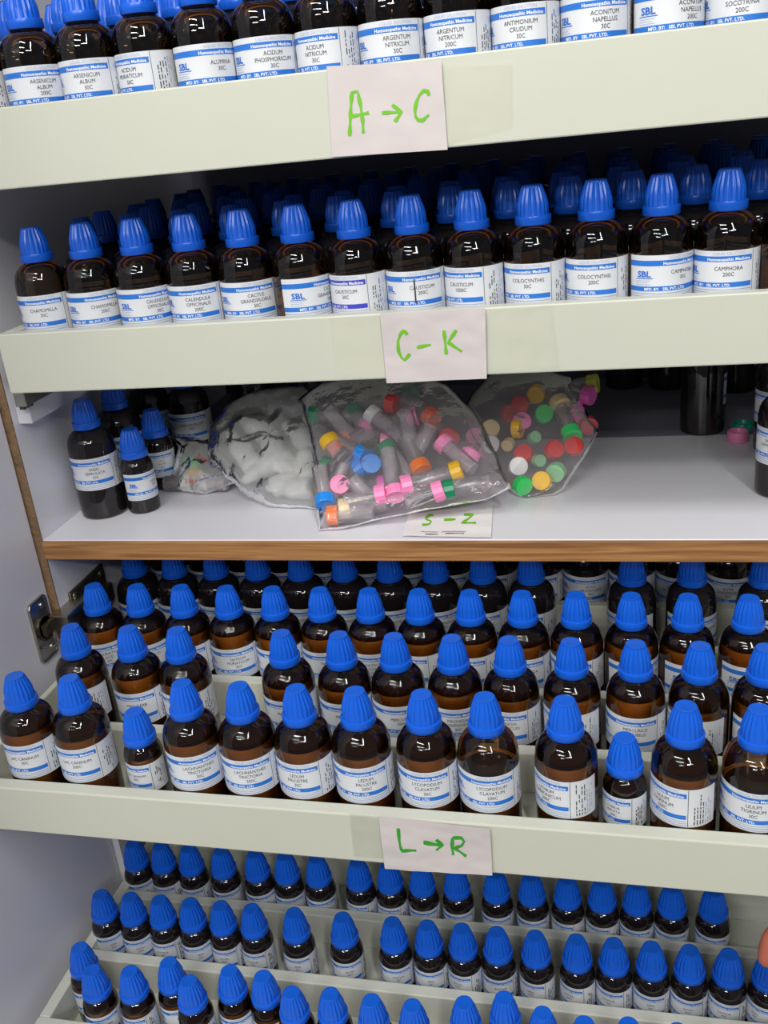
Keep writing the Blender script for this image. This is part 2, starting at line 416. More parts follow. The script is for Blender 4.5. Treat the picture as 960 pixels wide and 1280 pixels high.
ORD = ['first', 'second', 'third', 'fourth', 'fifth', 'sixth', 'seventh', 'eighth', 'ninth', 'tenth', 'eleventh', 'twelfth', 'thirteenth', 'fourteenth', 'fifteenth', 'sixteenth', 'seventeenth', 'eighteenth', 'nineteenth']
GAP = 2*RB+.0004; GAPS = 2*RS+.0004

# ------------------------------------------------------------------ top drawer bottles
N1 = [(['ARSENICUM', 'ALBUM', '1000C'], -.6), (['ARSENICUM', 'ALBUM', '200C'], .2), (['ARSENICUM', 'ALBUM', '30C'], -.18), (['ACIDUM', 'MURIATICUM', '30C'], -.64), (['ALUMINA', '30C'], .43),
      (['ACIDUM', 'PHOSPHORICUM', '30C'], .2), (['ACIDUM', 'NITRICUM', '30C'], -.42), (['ARGENTUM', 'NITRICUM', '30C'], .14), (['ARGENTUM', 'NITRICUM', '200C'], -.23), (['ANTIMONIUM', 'CRUDUM', '30C'], -.15),
      (['ACONITUM', 'NAPELLUS', '30C'], .27), (['ACONITUM', 'NAPELLUS', '200C'], .65), (['ALOE', 'SOCOTRINA', '200C'], 0)]
X1 = relax([x*1.0567 for x in (-.4517, -.4041, -.3598, -.313, -.2688, -.2242, -.1814, -.1376, -.0934, -.0491, -.0056, .0384, .0849, .1284)], GAP)
for i, x in enumerate(X1):
    nm, u = N1[i] if i < len(N1) else (['ALOE', 'SOCOTRINA', '30C'], .3)
    bottle('medicine_bottle', (x, YR1, ZR1), 'amber bottle reading %s, %s from left above the A to C note' % (' '.join(nm), ORD[i]), 'bottles in the top drawer', level=.0555, names=nm, u=u)
for r_ in range(3):
    for i in range(14):
        x = -.470+.0485*i+.012*((r_ % 2))+random.uniform(-.0004, .0004)
        bottle('medicine_bottle', (x, YR1+.054+.054*r_, ZR1), 'dim bottle, %s from left in the %s row of the top drawer' % (ORD[i], ORD[r_+1]), 'bottles in the top drawer back rows', glass='dark', names=['ACIDUM', '30C'], u=random.uniform(-.5, .5))

# ------------------------------------------------------------------ C - K drawer bottles
N2 = [(['CHAMOMILLA', '30C'], -.2), (['CHAMOMILLA', '200C'], .27), (['CALENDULA', 'OFFICINALIS', '30C'], .42), (['CALENDULA', 'OFFICINALIS', '200C'], 0), (['CACTUS', 'GRANDIFLORUS', '30C'], .2),
      (['CACTUS', 'GRANDIFLORUS', '200C'], .86), (['CAUSTICUM', '30C'], -.5), (['CAUSTICUM', '200C'], .2), (['CAUSTICUM', '1000C'], -.48), (['COLOCYNTHIS', '30C'], -.25), (['COLOCYNTHIS', '200C'], -.1),
      (['CAMPHORA', '30C'], .68), (['CAMPHORA', '200C'], .08), (['CAMPHORA', '1000C'], .9)]
X2 = relax([-.4732, -.431, -.3821, -.3354, -.2854, -.2372, -.1895, -.1448, -.0989, -.0519, -.0067, .0392, .0853, .1335], GAP)
for i, x in enumerate(X2):
    nm, u = N2[i]
    bottle('medicine_bottle', (x, YCK, ZCK), 'amber bottle reading %s, %s from left above the C - K note' % (' '.join(nm), ORD[i]), 'bottles in the C - K drawer front row', level=.0555, names=nm, u=u, violet=(i == 6), mark=(i == 7))
for r_ in range(7):
    for i in range(14):
        x = (-.471 if r_ % 2 else -.462)+.0485*i+random.uniform(-.0004, .0004)
        bottle('medicine_bottle', (x, YCK+.060+.0585*r_, ZCK), 'shadowed bottle, %s from left in the %s row of the C-K drawer' % (ORD[i], ORD[r_+1]), 'bottles in the C - K drawer back rows', glass='dark', names=['CINA', '30C'], u=random.uniform(-.5, .5))

# ------------------------------------------------------------------ L - R drawer bottles
RA = [(-.4839, 0, ['LAC CANINUM', '30C'], -.45, .0738), (-.4329, 0, ['LAC CANINUM', '200C'], -.45, .0715), (-.3835, 1, ['LAC CANINUM', '200C'], -.65, 0), (-.3317, 0, ['LACHNANTHES', 'TINCTORIA', '30C'], 0, .0738),
      (-.2831, 0, ['LACHNANTHES', 'TINCTORIA', '200C'], -.12, .0738), (-.2354, 0, ['LEDUM', 'PALUSTRE', '30C'], -.4, .0738), (-.1877, 0, ['LEDUM', 'PALUSTRE', '200C'], 0, .0715), (-.1357, 0, ['LYCOPODIUM', 'CLAVATUM', '30C'], -.1, .0738),
      (-.0880, 0, ['LYCOPODIUM', 'CLAVATUM', '200C'], .05, .0555), (-.0297, 0, ['LITHIUM', 'CARBONICUM', '200C'], -.65, .0738), (.0128, 1, ['LOBELIA', 'INFLATA', '200C'], -.5, 0), (.0542, 0, ['LILIUM', 'TIGRINUM', '200C'], -.6, .0715), (.1037, 0, ['LILIUM', 'TIGRINUM', '30C'], 0, .0555)]
xa = [a[0] for a in RA]; xa[11] = .0545; xa[12] = .1035
for i, a in enumerate(RA):
    x = xa[i]; y = YA+SA*x
    if a[1]: bottle('small_medicine_bottle', (x, YA+.006+SA*x, ZA), 'small bottle standing %s from left in the L to R drawer front row' % ORD[i], 'bottles in the L to R drawer front row', small=True, glass='amber', level=.0455 if i < 5 else .040, names=a[2], u=a[3])
    else: bottle('medicine_bottle', (x, y, ZA), 'amber bottle reading %s, %s from left above the L to R note' % (' '.join(a[2]), ORD[i]), 'bottles in the L to R drawer front row', level=a[4], names=a[2], u=a[3])
NB = [(['LYSSIN', '200C'], -.75), (['MAG CARB', '30C'], -.3), (['MAG CARB', '200C'], -.4), (['MAG MUR', '30C'], -.25), (['MEZEREUM', '200C'], -.1), (['MERCURIUS', '1000C'], 0), (['MAGNESIA', 'PHOSPHORICA', '30C'], 0), (['MAGNESIA', 'MURIATICUM', '30C'], -.25),
      (['MERCURIUS', '30C'], -.6), (['MERCURIUS', 'SOLUBILIS', '30C'], 0), (['MILLEFOLIUM', '30C'], -.7), (['MILLEFOLIUM', '200C'], .7)]
XB = relax([-.4775, -.4199, -.3722, -.2737, -.2219, -.174, -.1246, -.0773, -.0276, .0228, .0716, .1196], GAP)
LV = [.0760, .0775, .0738, .0760, .0760, .0738, .0760, .0738, .0760, .0775, .0715, .0760]
for i, x in enumerate(XB):
    bottle('medicine_bottle', (x, .6783+SA*x, ZA), 'amber bottle standing %s from left in the second row of the L to R drawer' % ORD[i], 'bottles in the L to R drawer second row', level=LV[i], names=NB[i][0], u=NB[i][1])
NC = [(['MURIATIC', 'ACID', '30C'], 0), (['NATRUM', 'CARB', '30C'], .1), (['NATRUM', 'CARB', '200C'], -.2), (['NATRUM', 'MURIATICUM', '30C'], 0), (['NATRUM', 'MURIATICUM', '200C'], -.1), (['NATRUM', 'PHOS', '30C'], 0), (['NATRUM', 'SULPH', '200C'], -.1),
      (['NITRIC', 'ACID', '30C'], -.6), (['NUX', 'MOSCHATA', '30C'], -.3), (['NUX VOMICA', '30C'], 0), (['NUX VOMICA', '200C'], -.2), (['OPIUM', '30C'], .8), (['OPIUM', '200C'], .85), (['PETROLEUM', '30C'], .8)]
XC = relax([-.4996, -.4512, -.403, -.3564, -.3089, -.2618, -.215, -.1686, -.1215, -.0749, -.0277, .02, .0689, .1182], GAP, -.4975)
for i, x in enumerate(XC):
    bottle('medicine_bottle', (x, .7590+SA*x, ZA), 'amber bottle standing %s from left in the third row of the L to R drawer' % ORD[i], 'bottles in the L to R drawer third row', level=(.0775, .0775, .0760, .0775, .0760)[i % 5], names=NC[i][0], u=NC[i][1])
XD = relax([-.4985, -.45, -.4012, -.3544, -.3077, -.2604, -.2125, -.1657, -.1183, -.0710, .0245, .079, .1423], GAP, -.4965)
for i, x in enumerate(XD):
    bottle('medicine_bottle', (x, .8415+SA*x, ZA), 'shaded bottle under the oak edge, %s from left in the fourth drawer row' % ORD[i], 'bottles in the L to R drawer fourth row', glass='dark', names=['PHOSPHORUS', '30C'], u=(.0, .2, -.2, .1, -.1, .3, 0, .2, -.1, -.3, -.7, .7, .7)[i])
XE = relax([-.4980, -.4505, -.4029, -.3554, -.3073, -.2563, -.2064, -.1577, -.1143, -.067, -.0326+.008, .025, .074, .1226, .1741], GAP, -.4950)
for i, x in enumerate(XE):
    bottle('medicine_bottle', (x, .923+SA*x, ZA), 'dim bottle far under the shelf, %s from left in the fifth drawer row' % ORD[i], 'bottles in the L to R drawer fifth row', glass='dark', names=['RUTA', 'GRAVEOLENS', '30C'], u=(-.3, 0, .2, -.2)[i % 4])

# ------------------------------------------------------------------ small bottles of the bottom drawer
def relax2(xs): return relax([max(x, -.4975) for x in xs], GAPS)
X3 = relax2([-.5172, -.4833, -.4448, -.4048, -.366, -.3325, -.2975, -.2532, -.2187, -.1884, -.15, -.1098, -.0742, -.0393, -.005, .0599-.0275, .0599, .0986])
XT3 = relax2([-.5172, -.4833, -.4448, -.4048, -.366, -.3325, -.2975, -.2532, -.2200, -.1860, -.15, -.1098, -.0742, -.0393, -.005, .0270, .0599, .0986])
XT2 = relax2([-.5135, -.4789, -.4466, -.4116, -.3801, -.345, -.3000, -.2507, -.2012, -.1671, -.1332, -.1021, -.0657, -.0277, .0051, .038, .0716, .1027, .136])
XT2 = [x for i, x in enumerate(XT2)]
for i, x in enumerate(XT3):
    bottle('small_medicine_bottle', (x, .7399+ST*x, ZT), 'small blue capped bottle, %s from left in the rear row of the bottom drawer' % ORD[i], 'small bottles in the bottom drawer rear row', small=True, glass='dark', names=['THUJA', '30C'], u=(.1, -.5, -.4, 0, .1, .0)[i % 6])
for i, x in enumerate(XT2):
    bottle('small_medicine_bottle', (x, .6661+ST*x, ZT), 'small blue capped bottle, %s from left in the middle row of the bottom drawer' % ORD[i], 'small bottles in the bottom drawer middle row', small=True, glass='dark', names=[['SEPIA', '30C'], ['SILICEA', '200C'], ['SULPHUR', '30C']][i % 3], u=(0, -.1, -.5, 0, -.4, -.5, -.3, 0)[i % 8])
T1 = [(-.4965, .6020), (-.4710, .578), (-.4340, .5819), (-.401, .5957), (-.3735, .5765), (-.3398, .594), (-.3065, .5919), (-.2750, .5768), (-.2400, .5813), (-.202, .5794), (-.1655, .5783), (-.1215, .5871), (-.088, .5962), (-.0545, .5851), (-.020, .580), (.0159, .5835), (.055, .583), (.095, .585)]
for i, (x, y) in enumerate(T1):
    bottle('small_medicine_bottle', (x, max(y, .5785), ZT), 'small blue capped bottle, %s from left in the front row of the bottom drawer' % ORD[i], 'small bottles in the bottom drawer front row', small=True, glass='amber', level=.0455, names=[['TABACUM', '30C'], ['SPONGIA', '30C']][i % 2], u=(-.2, 0, -.6, .1)[i % 4])

# ------------------------------------------------------------------ bottles on the open shelf
sh = 'bottles standing on the open shelf'
def sb(x, y, label, **k): return bottle(k.pop('name', 'medicine_bottle'), (x, y, ZS), label, sh, **k)
sb(-.5007, .826, 'large dark bottle reading SABAL SERRULATA, nearest the left wall on the open shelf', glass='dark', names=['SABAL', 'SERRULATA', '30C'], u=-.1)
sb(-.4600, .833, 'small dark bottle in front of the pair at the left end of the open shelf', name='small_medicine_bottle', small=True, glass='dark', names=['STAPH', '30C'], u=.78)
sb(-.4665, .898, 'small dark bottle beside the printed bag on the open shelf', name='small_medicine_bottle', small=True, glass='dark', names=['CALC', 'SULPH', '30C'], u=0.05)
sb(-.5030, .892, 'large dark bottle behind the leftmost one on the open shelf', glass='dark', names=['THUJA', '30C'], u=.8)
sb(-.4560, .968, 'large shaded bottle with label facing out behind the small bottles', glass='dark', names=['PODOPHYLLUM', '30C'], u=0)
sb(-.5060, .975, 'large shaded bottle by the wall at the back left of the shelf', glass='dark', names=['THUJA', '30C'], u=.5)
sb(-.4080, 1.04, 'large dark bottle behind the bags at the back of the shelf, left of the others', glass='dark', names=['THUJA', '30C'], u=2)
sb(-.3500, 1.08, 'large dark bottle behind the cloudy bag at the back of the shelf', glass='dark', names=['THUJA', '30C'], u=2)
sb(.1036, 1.041, 'tall black bottle with its label turned away, alone on the right of the shelf', glass='dark', names=['SEPIA', '30C'], u=-2)
sb(.0250, 1.2285, 'black bottle at the very back, left of the lone black bottle', glass='dark', names=['SEPIA', '30C'], u=-2)
sb(.0780, 1.2180, 'black bottle at the very back, just left of the lone black bottle', glass='dark', names=['SEPIA', '30C'], u=-2)
sb(.1560, 1.1950, 'black bottle at the very back, right of the lone black bottle', glass='dark', names=['SEPIA', '30C'], u=-2)
sb(.1560, .8600, 'large dark bottle cut by the right edge of the picture, nearest on the shelf', glass='dark', names=['SABINA', 'OFFICINALIS', '30C'], u=-.45)
sb(.1700, .9720, 'large dark bottle behind the nearest one at the right end of the shelf', glass='dark', names=['SECALE', 'CORNUTUM', '30C'], u=-.5)

# ------------------------------------------------------------------ paper notes with marker writing
def ribbon(pts, wd, place, off, V, F, I, mi):
    """flat brush stroke through px points, mapped on the sheet"""
    P = [Vector(p) for p in pts]; Q = []
    for a, b in zip(P, P[1:]):
        n = max(1, int((b-a).length/2.0))
        for k in range(n): Q.append(a.lerp(b, k/n))
    Q.append(P[-1])
    base = len(V)
    for i, q in enumerate(Q):
        d = (Q[min(i+1, len(Q)-1)]-Q[max(i-1, 0)]); d = d.normalized() if d.length else Vector((1, 0))
        nn = Vector((-d.y, d.x)); ww = wd*(.42+.12*math.sin(i*.6))
        for s in (-1, 1):
            V.append(place(q.x+nn.x*ww*s, q.y+nn.y*ww*s, off))
    for i in range(len(Q)-1):
        F.append((base+2*i, base+2*i+1, base+2*i+3, base+2*i+2)); I.append(mi)
def sheet(name, corners, place, strokes, wd, mt, mk_mat, label, cat='note', n=26, thick=.00025, extra=None):
    """corners px: tl,tr,br,bl ; place(u,v,off)->world"""
    tl, tr, br, bl = [Vector(c) for c in corners]
    V = []; F = []; I = []
    for j in range(n+1):
        for i in range(n+1):
            a, b = i/n, j/n
            p = (tl*(1-a)+tr*a)*(1-b)+(bl*(1-a)+br*a)*b
            V.append(place(p.x, p.y, 0))
    for j in range(n):
        for i in range(n):
            k = j*(n+1)+i; F.append((k, k+n+1, k+n+2, k+1)); I.append(0)
    for s in strokes: ribbon(s, wd, place, .0003, V, F, I, 1)
    if extra:
        for s in extra: ribbon(s, 1.0, place, .0003, V, F, I, 2)
    c = sum((Vector(v) for v in V[:(n+1)**2]), Vector())/((n+1)**2)
    o = mk(name, [Vector(v)-c for v in V], F, [mt, mk_mat, ink], None, True, I, c)
    return tag(o, label, cat)
def zoomed(org, s, strokes): return [[(org[0]+x/s, org[1]+y/s) for x, y in st] for st in strokes]
def wall_place(y, sk=0, wav=.0006, seed=0, base=.0010):
    def f(u, v, off):
        p = ony(u, v, y, sk)
        h = base+wav*(1+noise.noise(Vector((p.x*38+seed, p.z*38, seed))))+.4*wav*(1+noise.noise(Vector((p.x*110, p.z*110, seed))))
        return lift(p+Vector((0, -h-off, 0)))
    return f
sheet('paper_note', [(409, 83), (552, 76), (560, 187), (416, 196)], wall_place(.7045, 0, .0006, 1), zoomed((400, 70), 3.692, [
    [(140, 368), (144, 260), (150, 170), (163, 165), (176, 163), (190, 230), (200, 300), (203, 355)], [(138, 280), (228, 262)], [(288, 262), (380, 258)], [(335, 225), (380, 258), (348, 303)],
    [(506, 182), (498, 162), (480, 160), (462, 178), (448, 210), (440, 250), (444, 280), (455, 295), (475, 297), (505, 270)]]), 4.6, note, marker, 'pinkish paper note with green marker A to C taped on the top drawer front')
sheet('paper_note', [(476, 391), (607, 384), (609, 472), (484, 478)], wall_place(.7285, 0, .0012, 5), zoomed((470, 380), 5.053, [
    [(203, 187), (190, 168), (176, 165), (158, 185), (143, 230), (145, 290), (165, 335), (185, 350), (218, 310)], [(262, 268), (350, 252)], [(432, 162), (440, 230), (447, 312)], [(510, 160), (460, 235)], [(455, 235), (545, 295)]]), 4.3, note, marker, 'crinkled paper note with green marker C - K taped above the open shelf')
sheet('paper_note', [(474, 1018), (613, 1032), (616, 1091), (482, 1083)], wall_place(YFL, SA, .0012, 9), zoomed((440, 1005), 4.364, [
    [(255, 120), (262, 180), (270, 222), (280, 237), (355, 235)], [(393, 192), (495, 212)], [(395, 197), (490, 214)], [(462, 180), (497, 212), (462, 238)], [(552, 170), (548, 220), (555, 265)], [(552, 170), (600, 170), (615, 190), (600, 215), (560, 228), (625, 272)]]), 4.2, note, marker_d, 'paper note with dark green marker L to R taped on the pulled out drawer')
def shelf_place(u, v, off):
    p = onz(u, v, ZS); h = .0006+.0010*(1+noise.noise(Vector((p.x*45, p.y*45, 3)))); return lift(p+Vector((0, 0, h+off)))
xt = [[(280+i*9, 222-(i % 3)), (284+i*9, 224)] for i in range(14)]+[[(436+i*9, 222-(i % 3)*2), (441+i*9, 222)] for i in range(20)]+[[(310, 240), (405, 240)], [(460, 236), (600, 234)]]
sheet('paper_note', [(512, 641), (616, 635), (614, 674), (503, 672)], shelf_place, zoomed((480, 630), 6, [
    [(372, 100), (345, 97), (318, 115), (318, 128), (355, 140), (345, 160), (320, 168), (288, 168)], [(450, 130), (538, 127)], [(600, 97), (672, 97), (630, 128), (585, 157), (690, 156)]]), 3.0, mat('white_note_paper', (.84, .80, .81), .5, noise_amt=.05, nscale=30), marker, 'paper note with green marker S - Z lying on the shelf front edge', extra=zoomed((480, 630), 6, xt))
def tapes(c, y, label, sk=0):
    o = sheet('clear_tape', c, wall_place(y, sk, .0004, 3, .0002), [], 1, tape, tape, label, 'tape', 14)
tapes([(556, 84), (640, 78), (640, 160), (562, 180)], .7045, 'clear tape beside the A to C note on the top drawer')
tapes([(611, 386), (690, 380), (700, 462), (612, 468)], .7285, 'clear tape right of the C - K note on the drawer')
tapes([(412, 397), (476, 393), (482, 474), (420, 478)], .7285, 'clear tape left of the C - K note on the drawer')
tapes([(436, 1014), (474, 1018), (480, 1072), (442, 1068)], YFL, 'clear tape left of the L to R note', SA)

# ------------------------------------------------------------------ plastic bags with vials and caps
def plane_heap(y0, slope, h0):
    n = Vector((0, -slope, 1)).normalized(); p = Vector((0, y0, ZS+h0)); return p, n
def bag(name, poly, pl, thick, mt, label, seed=0, bulge=.012, rings=18, nsub=6, crump=.003, extra=None, freq=26):
    p0, n = pl
    pts = []
    m_ = len(poly)
    for i in range(m_):
        a, b = Vector(poly[i]), Vector(poly[(i+1) % m_])
        for k in range(nsub): pts.append(a.lerp(b, k/nsub))
    c = sum(pts, Vector((0, 0)))/len(pts); N = len(pts)
    top = []; V = []; F = []
    def pos(q, t, side):
        w_ = onplane(q.x, q.y, p0, n)
        prof = max(0, 1-t**3)**.55
        d = n*(bulge*prof if side > 0 else -thick*prof)
        rid = noise.ridged_multi_fractal(w_*freq+Vector((seed, side, 0)), 1, 2.1, 3, 1.0, 2.0)
        d += n*crump*(rid-1)*(1 if side > 0 else .4)*(.3+.7*prof)
        d += Vector((noise.noise(w_*55+Vector((seed, 1, 1))), noise.noise(w_*55+Vector((seed, 5, 2))), 0))*crump*.7
        w_ = w_+d; w_.z = max(w_.z, ZS+(.0006 if side < 0 else .0014)); return lift(w_)
    for side in (1, -1):
        b0 = len(V)
        V.append(pos(c, 0, side))
        for r in range(1, rings+1):
            t = r/rings
            if side < 0 and r == rings: break
            for q in pts: V.append(pos(c.lerp(q, t), t, side))
        for k in range(N):
            a, b = b0+1+k, b0+1+(k+1) % N; F.append((b0, a, b) if side > 0 else (b0, b, a))
        last = rings if side > 0 else rings-1
        for r in range(1, last):
            for k in range(N):
                a, b = b0+1+(r-1)*N+k, b0+1+(r-1)*N+(k+1) % N; F.append((a, a+N, b+N, b) if side > 0 else (a, b, b+N, a+N))
        if side > 0: rim = 1+(rings-1)*N
        else:
            l0 = b0+1+(rings-2)*N
            for k in range(N): F.append((l0+k, l0+(k+1) % N, rim+(k+1) % N, rim+k))
    cc = sum(V, Vector())/len(V)
    o = mk(name, [v-cc for v in V], F, mt, None, True, None, cc)
    return tag(o, label, 'bag', extra)

CM = {}
def cmat(nm, col):
    if nm not in CM: CM[nm] = mat(nm+'_cap_plastic', col, .3)
    return CM[nm]
COL = {'yellow': (.85, .50, .03), 'orange': (.85, .20, .05), 'coral': (.70, .16, .10), 'dark green': (.01, .22, .10), 'blue': (.02, .26, .80), 'pink': (.90, .26, .52), 'red': (.72, .05, .05),
       'green': (.05, .70, .16), 'pale green': (.30, .62, .35), 'white': (.75, .75, .75), 'magenta': (.62, .10, .40), 'olive': (.38, .40, .05), 'beige': (.72, .58, .32), 'dull red': (.45, .05, .06)}
def cap_prof(r, h): return [(r*.92, 0), (r*.98, 0), (r, .0006), (r, h-.001), (r*.95, h), (r*.80, h), (r*.78, h-.0006)]
VC = lathe(cap_prof(.0097, .0100), 28, lambda i, k: 1-.03*(k % 2) if 2 <= i <= 3 else 1)
VT = lathe([(.005, .0015), (.0072, .0), (.0078, .0012), (.0081, .004), (.0084, .048), (.0084, .050), (.0076, .050), (.0074, .004)], 28)
def orient(ax):
    return ax.normalized().to_track_quat('Z', 'X').to_matrix()
def vial(pcap, ptail, colr, label, group, length=None, closed=True):
    """pcap/ptail in world: cap centre, tube far end"""
    ax = (pcap-ptail); L = max(.016, min(.052, ax.length)) if length is None else length
    a = ax.normalized(); R = orient(a)
    r = empty('plastic_vial', lift(pcap)); r.rotation_mode = 'QUATERNION'; r.rotation_quaternion = R.to_quaternion()
    tag(r, label, 'vial', group)
    s = L/.050
    mk('tube', [(v[0], v[1], v[2]*s-L) for v in VT[0]], VT[1], clear, r, True)
    if closed: mk('vial_cap', [(v[0], v[1], v[2]-.004) for v in VC[0]], VC[1], cmat(colr, COL[colr]), r)
    return r
def loose_cap(p, ax, colr, label, group, r_=.0088, h=.008):
    V, F = lathe(cap_prof(r_, h), 28, lambda i, k: 1-.03*(k % 2) if 2 <= i <= 3 else 1)
    R = orient(ax)
    o = mk('vial_cap', [R @ (Vector(v)-Vector((0, 0, h/2))) for v in V], F, cmat(colr, COL[colr]), None, False, None, lift(p))
    return tag(o, label, 'bottle cap', group)
def heap_pt(u, v, pl, off=0):
    p0, n = pl; p = onplane(u, v, p0, n)+n*off
    p.z = max(p.z, ZS+.0106); return p

# -- middle bag: clear bag of vials with coloured caps
PL2 = plane_heap(.786, .80, .010)
Z2 = lambda x, y: (380+x/4.364, 470+y/4.364)
V2 = [('yellow', (150, 375), (215, 470)), ('orange', (215, 335), (300, 290)), ('coral', (183, 405), (110, 330)), ('dark green', (112, 465), (230, 490)), ('blue', (322, 440), (240, 390)), ('blue', (372, 500), None),
      ('blue', (292, 505), (200, 560)), ('pink', (205, 612), None), ('blue', (122, 692), (110, 520)), ('orange', (160, 785), (330, 770)), ('beige', (228, 722), (390, 690)),
      ('pink', (425, 665), (230, 700)), ('pink', (505, 652), (480, 470)), ('pink', (572, 612), (740, 560)), ('yellow', (830, 540), (650, 590)), ('pink', (735, 648), (560, 700)), ('dark green', (795, 630), (960, 590)),
      ('orange', (640, 515), (560, 350)), ('pink', (590, 225), (460, 250)), ('pink', (440, 330), (560, 320)), ('red', (482, 165), (380, 140)), ('red', (780, 322), (700, 250)), ('pink', (768, 375), (860, 450)), ('pink', (892, 412), (840, 500)),
      ('coral', (695, 235), (620, 180)), ('dark green', (268, 182), (330, 260)), ('dark green', (60, 215), (150, 210)), ('dark green', (560, 60), (500, 130)), ('white', (385, 228), (460, 280)), ('magenta', (430, 575), (330, 590)), ('dark green', (455, 400), (520, 470)), ('pink', (335, 250), (290, 340))]
V2c = {'yellow': 0}
cnt = {}
for i, (cn, a, b) in enumerate(V2):
    u, v = Z2(*a); off = (.004, -.006, .0, -.010)[i % 4] if i not in (5, 7, 11, 12, 13, 14, 15, 17) else .006
    p = heap_pt(u, v, PL2, off)
    cnt[cn] = cnt.get(cn, 0)+1
    where = 'at the front' if v > 600 else ('in the middle' if v > 560 else 'at the back')
    side = 'left' if u < 450 else ('centre' if u < 510 else 'right')
    lb = '%s capped clear vial %s %s of the middle bag, %s of that colour from top' % (cn, where, side, ORD[cnt[cn]])
    if b is None:
        loose_cap(p, -FWD+Vector((.15*(i % 3-1), 0, .25)), cn, '%s vial cap face up %s %s of the middle bag' % (cn, where, side), 'vials in the middle bag', .0095); continue
    q = heap_pt(*Z2(*b), PL2, off-.003)
    d = p-q
    if d.length < .03: q = p-d.normalized()*.038
    q.z = max(q.z, ZS+.0102)
    lb = '%s capped clear vial %s %s of the middle bag' % (cn, where, side)
    vial(p, q, cn, lb, 'vials in the middle bag')
for i, (a, b) in enumerate((((260, 437), (215, 470)), ((230, 503), (200, 560)), ((100, 525), (115, 640)), ((145, 212), (190, 260)), ((465, 430), (490, 600)), ((560, 225), (590, 390)), ((275, 590), (330, 640)), ((700, 300), (650, 380)))):
    p, q = heap_pt(*Z2(*a), PL2, .008), heap_pt(*Z2(*b), PL2, .004)
    if (p-q).length < .03: q = p-(p-q).normalized()*.035
    q.z = max(q.z, ZS+.0102)
    vial(p, q, 'pink', 'empty open vial tube without a cap, %s in the middle bag' % ('lower left', 'left of the blue caps', 'at the left edge', 'at the upper left', 'upright in the centre', 'slanting near the top', 'beside the pink cap', 'towards the right')[i], 'vials in the middle bag', closed=False)
bag('plastic_bag', [(398, 667), (396, 600), (384, 545), (372, 500), (400, 478), (450, 470), (520, 466), (560, 480), (600, 520), (622, 570), (640, 610), (608, 624), (540, 636), (470, 650), (430, 660)], PL2, .022, bagfilm,
    'clear plastic bag of vials with bright coloured caps in the middle of the shelf', 2, .013, crump=.0035)
# -- right bag: clear bag of loose caps
PL3 = plane_heap(.868, .72, .012)
Z3 = lambda x, y: (560+x/4.364, 460+y/4.364)
V3 = [('red', (390, 190)), ('dull red', (335, 250)), ('yellow', (485, 155)), ('green', (522, 238)), ('pink', (402, 292)), ('yellow', (380, 347)), ('pink', (705, 235)), ('red', (580, 465)), ('red', (688, 440)), ('dull red', (765, 300)),
      ('pale green', (495, 505)), ('red', (415, 482)), ('white', (385, 555)), ('green', (410, 660)), ('yellow', (515, 635)), ('pink', (142, 365)), ('white', (228, 415)), ('pale green', (590, 580)), ('beige', (230, 320)), ('pale green', (470, 380)), ('beige', (330, 430)), ('pink', (110, 460))]
for i, (cn, a) in enumerate(V3):
    u, v = Z3(*a); p = heap_pt(u, v, PL3, (-.004, .0, .004)[i % 3] if i not in (12, 13, 14, 7) else .006)
    ax = -FWD.normalized()*1.0+Vector((.5*math.sin(i*2.1), 0, .5*math.cos(i*1.7)))
    if i in (5,): ax = Vector((1, -.2, .1))
    rr = .0092 if i not in (10, 19, 20) else .0062
    loose_cap(p, ax, cn, '%s cap in the right hand bag, %s %s' % (cn, 'near the top' if v < 530 else ('half way up' if v < 580 else 'near the bottom tip'), 'on its left side' if u < 650 else 'on its right side'), 'caps in the right hand bag', rr, .008)
for i, (cn, a, b) in enumerate((('green', (672, 368), (590, 160)), ('beige', (610, 205), (560, 130)), ('magenta', (762, 160), (650, 122)), ('olive', (786, 100), (690, 100)))):
    p, q = heap_pt(*Z3(*a), PL3, .004), heap_pt(*Z3(*b), PL3, .0)
    vial(p, q, cn, '%s capped clear vial at the upper right of the right hand bag' % cn, 'caps in the right hand bag')
bag('plastic_bag', [(655, 629), (625, 600), (596, 562), (575, 520), (590, 490), (615, 464), (680, 462), (715, 472), (730, 508), (747, 538), (735, 565), (722, 585), (704, 612), (690, 621)], PL3, .018, bagfilm,
    'clear plastic bag of loose coloured caps at the right of the bags', 11, .013, crump=.003)
